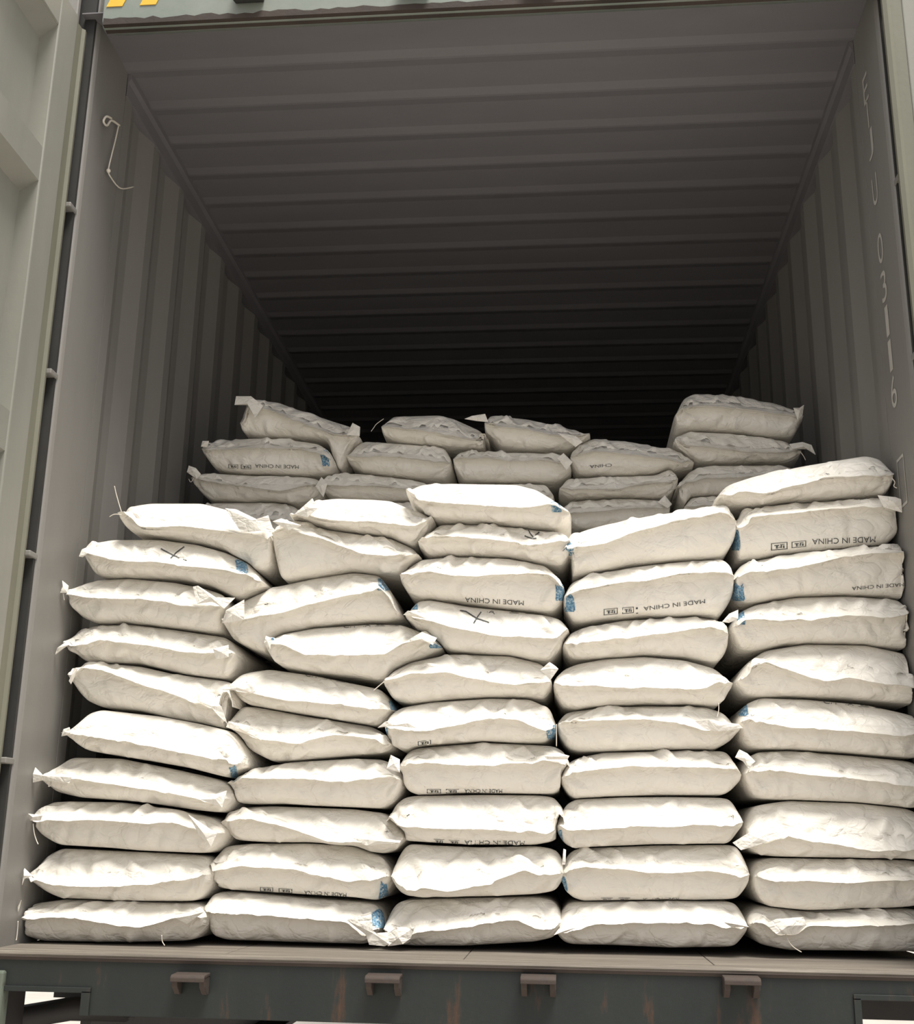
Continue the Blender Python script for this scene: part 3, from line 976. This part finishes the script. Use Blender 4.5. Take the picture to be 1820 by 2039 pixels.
 'D4': dict(t='1117,1540 1128,1516 1150,1507 1202,1496 1365,1492 1452,1493 1470,1518 1477,1540', b='1116,1570 1128,1588 1150,1592 1202,1586 1300,1583 1446,1583 1476,1568', s='1118,1534 1182,1528 1243,1523 1330,1523 1405,1523 1474,1530',
    note='smooth and level with a straight double hem'),
 'D5': dict(t='1109,1430 1124,1415 1182,1408 1283,1402 1405,1404 1446,1416 1474,1446', b='1109,1470 1128,1492 1150,1496 1202,1495 1324,1492 1426,1491 1460,1475 1475,1456', s='1110,1440 1182,1432 1263,1427 1377,1437 1405,1450 1473,1449',
    ears=['1384,1436 1412,1434 1472,1442 1480,1450 1430,1456 1404,1452'], thread=['1431,1400 1431,1415 1428,1428', '1108,1442 1108,1460 1108,1486'], note='broad flap folded down at right, thread above'),
 'D6': dict(t='1102,1345 1120,1328 1150,1318 1202,1308 1283,1303 1365,1310 1426,1326 1450,1343 1460,1360', b='1101,1385 1113,1408 1161,1412 1243,1402 1365,1401 1438,1404 1460,1372', s='1103,1358 1125,1363 1222,1364 1320,1366 1405,1367 1434,1356 1458,1358',
    note='plump and rounded with a level hem'),
 'D7': dict(t='1120,1270 1133,1255 1161,1245 1243,1230 1385,1223 1432,1228 1450,1245', b='1120,1300 1133,1312 1202,1309 1283,1302 1365,1306 1430,1320 1452,1312', s='1122,1280 1182,1273 1324,1256 1385,1249 1426,1246 1452,1248',
    note='double hem line rising gently rightwards'),
 'D8': dict(t='1122,1178 1134,1154 1178,1139 1254,1124 1355,1112 1446,1107 1461,1128', b='1121,1222 1137,1240 1202,1230 1283,1224 1385,1223 1430,1229 1458,1208', s='1123,1182 1153,1172 1254,1154 1355,1141 1459,1130',
    patch=[(1124, 1186, 1144, 1218)], text=[(0, (1404, 1193), (1281, 1208), (.5, 8), 't'), ('I', (1270, 1209), (1266, 1209.5), (.5, 12), 't'), ('', (1239, 1210), (1262, 1208), (0, 12), 'box'), ('', (1202, 1213), (1230, 1210), (0, 12), 'box')], note='clear upside-down printing low on its front'),
 'D9': dict(t='1118,1085 1134,1062 1160,1050 1203,1038 1304,1018 1406,1005 1450,1002 1466,1022', b='1117,1136 1130,1150 1178,1138 1254,1121 1355,1111 1446,1106 1464,1090', s='1120,1088 1150,1086 1203,1079 1254,1058 1355,1034 1446,1014 1464,1024',
    patch=[(1114, 1082, 1140, 1106)], note='topmost there, sloping up to the right'),
 'E1': dict(t='1487,1826 1500,1810 1524,1806 1609,1816 1711,1811 1850,1810', b='1488,1862 1510,1882 1575,1894 1700,1895 1850,1897', s='1488,1824 1520,1835 1544,1858 1585,1860 1609,1840 1700,1838 1850,1838',
    ears=['1524,1840 1546,1830 1600,1826 1606,1842 1586,1861 1546,1860'], thread=['1564,1858 1570,1874 1580,1886 1596,1896'], note='hem scooped down with a hanging thread'),
 'E2': dict(t='1496,1725 1506,1713 1541,1708 1820,1712 1850,1713', b='1498,1782 1515,1800 1534,1807 1609,1814 1745,1811 1850,1805', s='1498,1739 1541,1750 1640,1751 1850,1751', note='square-ended with faint level hem lines'),
 'E3': dict(t='1482,1625 1500,1603 1575,1593 1711,1598 1850,1612', b='1484,1688 1500,1700 1541,1706 1700,1710 1850,1713', s='1484,1688 1513,1679 1558,1667 1568,1658 1609,1671 1711,1686 1850,1694',
    ears=['1459,1678 1488,1660 1540,1652 1564,1656 1530,1676 1476,1693'], note='long bright ear pulled out to the left'),
 'E4': dict(t='1478,1530 1486,1508 1510,1495 1575,1492 1711,1503 1850,1516', b='1480,1570 1500,1590 1609,1594 1711,1599 1850,1612', s='1480,1534 1558,1532 1643,1540 1720,1550 1850,1562',
    ears=['1464,1508 1472,1492 1488,1500 1504,1516 1490,1530 1480,1516'], note='small pointed ear at its upper left'),
 'E5': dict(t='1468,1424 1487,1397 1519,1386 1609,1389 1731,1400 1850,1426', b='1469,1472 1485,1490 1568,1491 1690,1497 1850,1512', s='1469,1430 1487,1430 1527,1440 1649,1449 1740,1456 1804,1460 1850,1450',
    patch=[(1470, 1396, 1490, 1426)], text=[('CHINA', (1640, 1401), (1700, 1406), (0, -8), 't'), ('', (1708, 1407), (1732, 1409), (0, -8), 'box'), ('', (1740, 1410), (1766, 1413), (0, -8), 'box')], note='row of slanting creases, blue left corner'),
 'E6': dict(t='1463,1352 1487,1318 1527,1291 1609,1278 1731,1280 1850,1305', b='1464,1372 1482,1387 1568,1385 1690,1389 1850,1405', s='1466,1356 1500,1322 1519,1316 1560,1330 1641,1352 1690,1347 1850,1366', note='very plump with big diagonal creases'),
 'E7': dict(t='1456,1240 1466,1218 1507,1199 1588,1184 1690,1181 1792,1188 1846,1215', b='1455,1275 1470,1297 1507,1293 1568,1279 1690,1277 1846,1292', s='1458,1228 1479,1227 1548,1234 1609,1232 1690,1220 1771,1226 1844,1208',
    ears=['1438,1238 1452,1222 1470,1214 1470,1232 1452,1240'], patch=[(1465, 1212, 1485, 1244)], note='wavy hem above a shaded front'),
 'E8': dict(t='1462,1135 1478,1116 1557,1101 1658,1089 1760,1080 1836,1092', b='1461,1195 1475,1203 1557,1187 1658,1180 1760,1182 1836,1194', s='1463,1146 1482,1140 1608,1121 1740,1096 1834,1096',
    patch=[(1458, 1163, 1485, 1196)], text=[(0, (1800, 1160), (1696, 1168), (0, 7), 't')], note='hem sloping up right, blue print at left'),
 'E9': dict(t='1472,1030 1489,1012 1557,998 1658,990 1754,985 1800,992 1812,1008', b='1457,1110 1470,1122 1487,1112 1557,1100 1658,1090 1770,1080 1808,1050', s='1474,1034 1492,1024 1608,1014 1734,1004 1808,1000',
    ears=['1748,986 1784,990 1810,994 1806,1020 1760,1010'], patch=[(1455, 1058, 1473, 1096)], text=[(0, (1743, 1068), (1617, 1073), (0, 11), 't'), ('', (1576, 1079), (1605, 1076), (0, 12), 'box'), ('', (1535, 1082), (1568, 1079), (0, 14), 'box')], note='printing low on front, pointed right corner'),
 'E10': dict(t='1424,985 1440,966 1456,956 1507,940 1608,919 1729,899 1765,904 1782,935', b='1426,998 1450,1006 1507,1005 1608,994 1709,988 1770,984 1782,960', s='1428,990 1466,975 1517,978 1557,966 1658,948 1729,942 1780,945',
    thread=['1776,952 1782,960 1780,968 1786,972'], note='topmost there, against the right wall'),
}
REAR = [
 dict(t='480,850 489,800 500,789 550,794 594,811 666,834 706,846 717,867', b='481,864 560,866 640,872 655,881 662,915 676,934 686,920 716,872', s='482,838 489,802 530,812 594,836 660,862 700,866 716,866', y=1.0, ears=['467,806 470,789 500,789 524,808 508,832 492,806', '690,866 702,842 717,850 716,868'], patch=[], text=[], label='dim white sack slumping rightward at the top of the rear left stack, square ear up'),
 dict(t='405,890 416,878 431,872 485,867 558,867 630,877 655,893 666,915', b='407,908 420,928 485,938 594,941 650,941 666,936', s='406,890 440,892 520,888 600,892 664,904', y=.98, ears=['400,889 403,878 416,878 412,890'], patch=[(639, 898, 657, 928)], text=[(0, (595, 926), (508, 924), (0, 7), 't'), ('', (480, 925), (500, 926), (0, 8), 'box'), ('', (455, 924), (474, 925), (0, 8), 'box')], label='dim white printed sack under the slumping one, blue patch on its right end'),
 dict(t='384,946 400,935 467,939 558,944 600,943 632,947 641,955', b='388,965 400,984 413,990 485,994 543,993 579,999 620,996 641,985', s='386,948 431,960 480,966 558,972 600,966 640,962', y=.98, ears=['372,940 376,927 390,932 400,944 392,954'], patch=[], text=[], thread=['386,952 380,960 376,954'], label='flattened dim white sack below the blue-patched rear sack at left, frayed ear'),
 dict(t='390,1010 394,996 485,995 543,995 579,1001 600,1012', b='390,1050 420,1064 500,1064 600,1060', s='391,1028 480,1030 598,1034', y=.98, ears=[], patch=[], text=[], label='white rear sack peeping out behind the topmost leftmost front sack'),
 dict(t='760,850 766,834 780,822 873,820 902,827 956,851 974,868', b='761,868 790,877 848,884 906,890 962,890 974,884', s='761,846 800,852 870,856 940,872 973,876', y=1.02, ears=[], patch=[], text=[], thread=['764,834 750,844 744,852 739,859'], label='dim humped white sack on the rear centre stack, strap end hanging at left'),
 dict(t='691,900 706,879 724,872 811,878 884,885 900,905', b='692,920 721,936 811,946 884,952 900,940', s='692,908 760,904 830,910 899,920', y=1.0, ears=[], patch=[], text=[], label='long smooth dim white rear sack directly under the humped one'),
 dict(t='902,905 910,892 960,893 1052,896 1122,898 1138,922', b='902,938 920,952 1000,955 1110,956 1136,944', s='903,910 960,908 1020,914 1080,912 1136,924', y=1.0, ears=['1110,912 1122,902 1140,920 1128,936'], patch=[], text=[], label='dim white rear sack just above the topmost middle front sack'),
 dict(t='964,838 970,819 1052,828 1128,846 1165,856 1176,866', b='976,866 996,886 1052,892 1128,893 1160,882 1176,872', s='952,836 1000,846 1050,852 1110,864 1174,866', y=1.02, ears=['925,834 940,828 966,824 972,840 950,838'], patch=[], text=[], label='dim wedge-shaped white sack atop the rear stack, right of the humped one'),
 dict(t='641,950 655,938 721,938 811,948 844,955 860,970', b='641,980 670,990 720,992 820,994 860,990', s='642,962 700,962 780,968 858,974', y=1.0, ears=['628,968 640,950 652,962 644,990'], patch=[], text=[], label='dim white rear sack behind the humped topmost sack of the second stack'),
 dict(t='1134,900 1144,884 1160,876 1183,866 1279,877 1340,889 1368,902 1382,920', b='1135,930 1150,940 1254,942 1340,936 1374,930', s='1136,906 1180,896 1250,900 1320,908 1378,922', y=1.0, ears=['1110,862 1146,868 1160,880 1146,890'], patch=[], text=[('CHINA', (1218, 923), (1174, 926), (0, 6), 't')], label='dim white rear sack with faint print, left of the two stacked upright at right'),
 dict(t='1112,965 1130,948 1203,943 1304,940 1338,928 1350,938', b='1116,985 1140,989 1183,988 1254,985 1330,988 1349,972', s='1114,972 1180,970 1240,968 1300,960 1349,950', y=1.0, ears=[], patch=[], text=[], label='flattened dim white rear sack above the topmost front sack second from right'),
 dict(t='1118,1004 1140,992 1254,987 1318,990 1334,998', b='1120,1040 1138,1052 1250,1050 1336,1040', s='1119,1018 1200,1014 1280,1008 1334,1006', y=1.0, ears=['1310,1000 1324,986 1338,1004 1330,1012'], patch=[], text=[], label='lowest dim white rear sack visible behind the topmost second-from-right front sack'),
 dict(t='1350,960 1375,932 1406,922 1480,920 1560,920 1600,930', b='1346,996 1370,1004 1420,985 1480,978 1560,975 1600,970', s='1348,962 1400,950 1470,946 1598,944', y=.98, ears=[], patch=[], text=[], label='dim creased white rear sack under the two stacked upright, beside the wall'),
 dict(t='1362,1000 1376,985 1420,984 1480,979 1560,976 1600,984', b='1362,1030 1380,1040 1440,1040 1500,1040 1600,1036', s='1363,1006 1400,1002 1500,1006 1598,1004', y=.98, ears=[], patch=[], text=[], label='low white rear sack left of the rightmost topmost front sack'),
 dict(t='1348,815 1362,786 1385,776 1481,783 1557,801 1585,809 1598,822', b='1344,862 1362,852 1406,850 1480,856 1532,864 1586,868 1592,846', s='1350,812 1390,806 1440,806 1520,816 1596,824', y=1.0, ears=['1580,812 1592,812 1601,806 1598,828 1588,836'], patch=[], text=[], label='highest white sack in the container, on the upright pair near the right wall'),
 dict(t='1340,876 1352,860 1375,852 1456,856 1532,866 1570,872 1594,890', b='1342,884 1362,900 1385,917 1440,918 1507,915 1570,918 1592,912', s='1342,880 1395,884 1480,896 1540,898 1592,896', y=1.0, ears=['1572,884 1598,880 1616,886 1624,905 1606,894 1578,894'], patch=[], text=[], thread=['1594,900 1600,908 1604,916'], label='white rear sack under the highest one, ear curling out to the right'),
]
order = {k: i for i, k in enumerate(FRONT)}
for key in sorted(FRONT, key=lambda k: -np.mean([p[1] for p in pts(FRONT[k]['t']) + pts(FRONT[k]['b'])])):
    d, n_ = FRONT[key], order[key]
    c, k = key[0], int(key[1:])
    if k == 1:
        lab = 'bottom white sack of %s, %s' % (COLN[c], d['note'])
    elif 'topmost' in d['note']:
        lab = 'top white sack of %s, %s' % (COLN[c], d['note'].replace('topmost there ', '').replace('topmost there, ', '').replace('topmost there', ''))
    else:
        lab = '%s white sack up, %s, %s' % (ORD[k], COLN[c], d['note'])
    if len(lab.split()) > 16:
        print('LONG', len(lab.replace('-', ' ').split()), lab)
    txt = [((CH if t[0] == 0 else t[0]),) + tuple(t[1:]) for t in d.get('text', ())]
    sack('filled_sack', d['t'], d['b'], d['s'], (.19 if c == 'A' and k < 6 else .245) + {'A': .0, 'B': .01, 'C': .0, 'D': .01, 'E': .015}[c] + .006 * math.sin(n_ * 2.3), 100 + n_, lab, 'white sacks in the front row of stacks',
         ears=d.get('ears', ()), patch=d.get('patch', ()), text=txt, cross=d.get('cross', ()), thread=d.get('thread', ()))
made = {}
for n_ in sorted(range(len(REAR)), key=lambda i: -np.mean([p[1] for p in pts(REAR[i]['t']) + pts(REAR[i]['b'])])):
    d = REAR[n_]
    txt = [((CH if t[0] == 0 else t[0]),) + tuple(t[1:]) for t in d['text']]
    if len(d['label'].replace('-', ' ').split()) > 16:
        print('LONG', d['label'])
    made[n_] = sack('filled_sack', d['t'], d['b'], d['s'], d['y'], 400 + n_, d['label'], 'white sacks in the rear row of stacks', ears=d['ears'], patch=d['patch'], text=txt, thread=d.get('thread', ()))


# the rear stacks go on down to the floor behind the front ones
def px(X, Y, Z):
    d = np.array([X, Y, Z]) - CAM
    z = d @ FW
    return '%.2f,%.2f' % (910 + FP * (d @ RT) / z, 1019.5 - FP * (d @ UP) / z)


PLACED.clear()
Y0 = .99
low = sack('filled_sack', ' '.join(px(x, Y0 + .035, z) for x, z in ((-.20, .09), (-.17, .125), (0, .128), (.17, .125), (.20, .09))),
           ' '.join(px(x, Y0 + .035, z) for x, z in ((-.20, .04), (-.17, .003), (0, .0), (.17, .003), (.20, .04))),
           ' '.join(px(x, Y0 - .016, .066) for x in (-.20, 0, .20)), Y0, 700, 'white sack buried in the rear stacks, wholly behind the front stacks', 'white sacks buried in the rear stacks')
first = True
for n_ in (3, 8, 6, 11, 13):
    r = made[n_]
    rx = r.location.x + {6: -.05, 11: .05}.get(n_, 0)
    n = max(1, int(r.location.z / .128))
    stp = r.location.z / n
    for q in range(n):
        if first:
            o = low
            kids = []
        else:
            o = low.copy()
            COL.objects.link(o)
            kids = list(low.children)
        for ch in kids:
            cc = ch.copy()
            COL.objects.link(cc)
            cc.parent = o
        o.location = (rx, Y0 + .35 + .012 * math.sin(q * 2.1), stp * q + .0006)
        o.scale = (1, 1, (stp - .0012) / .128)
        first = False
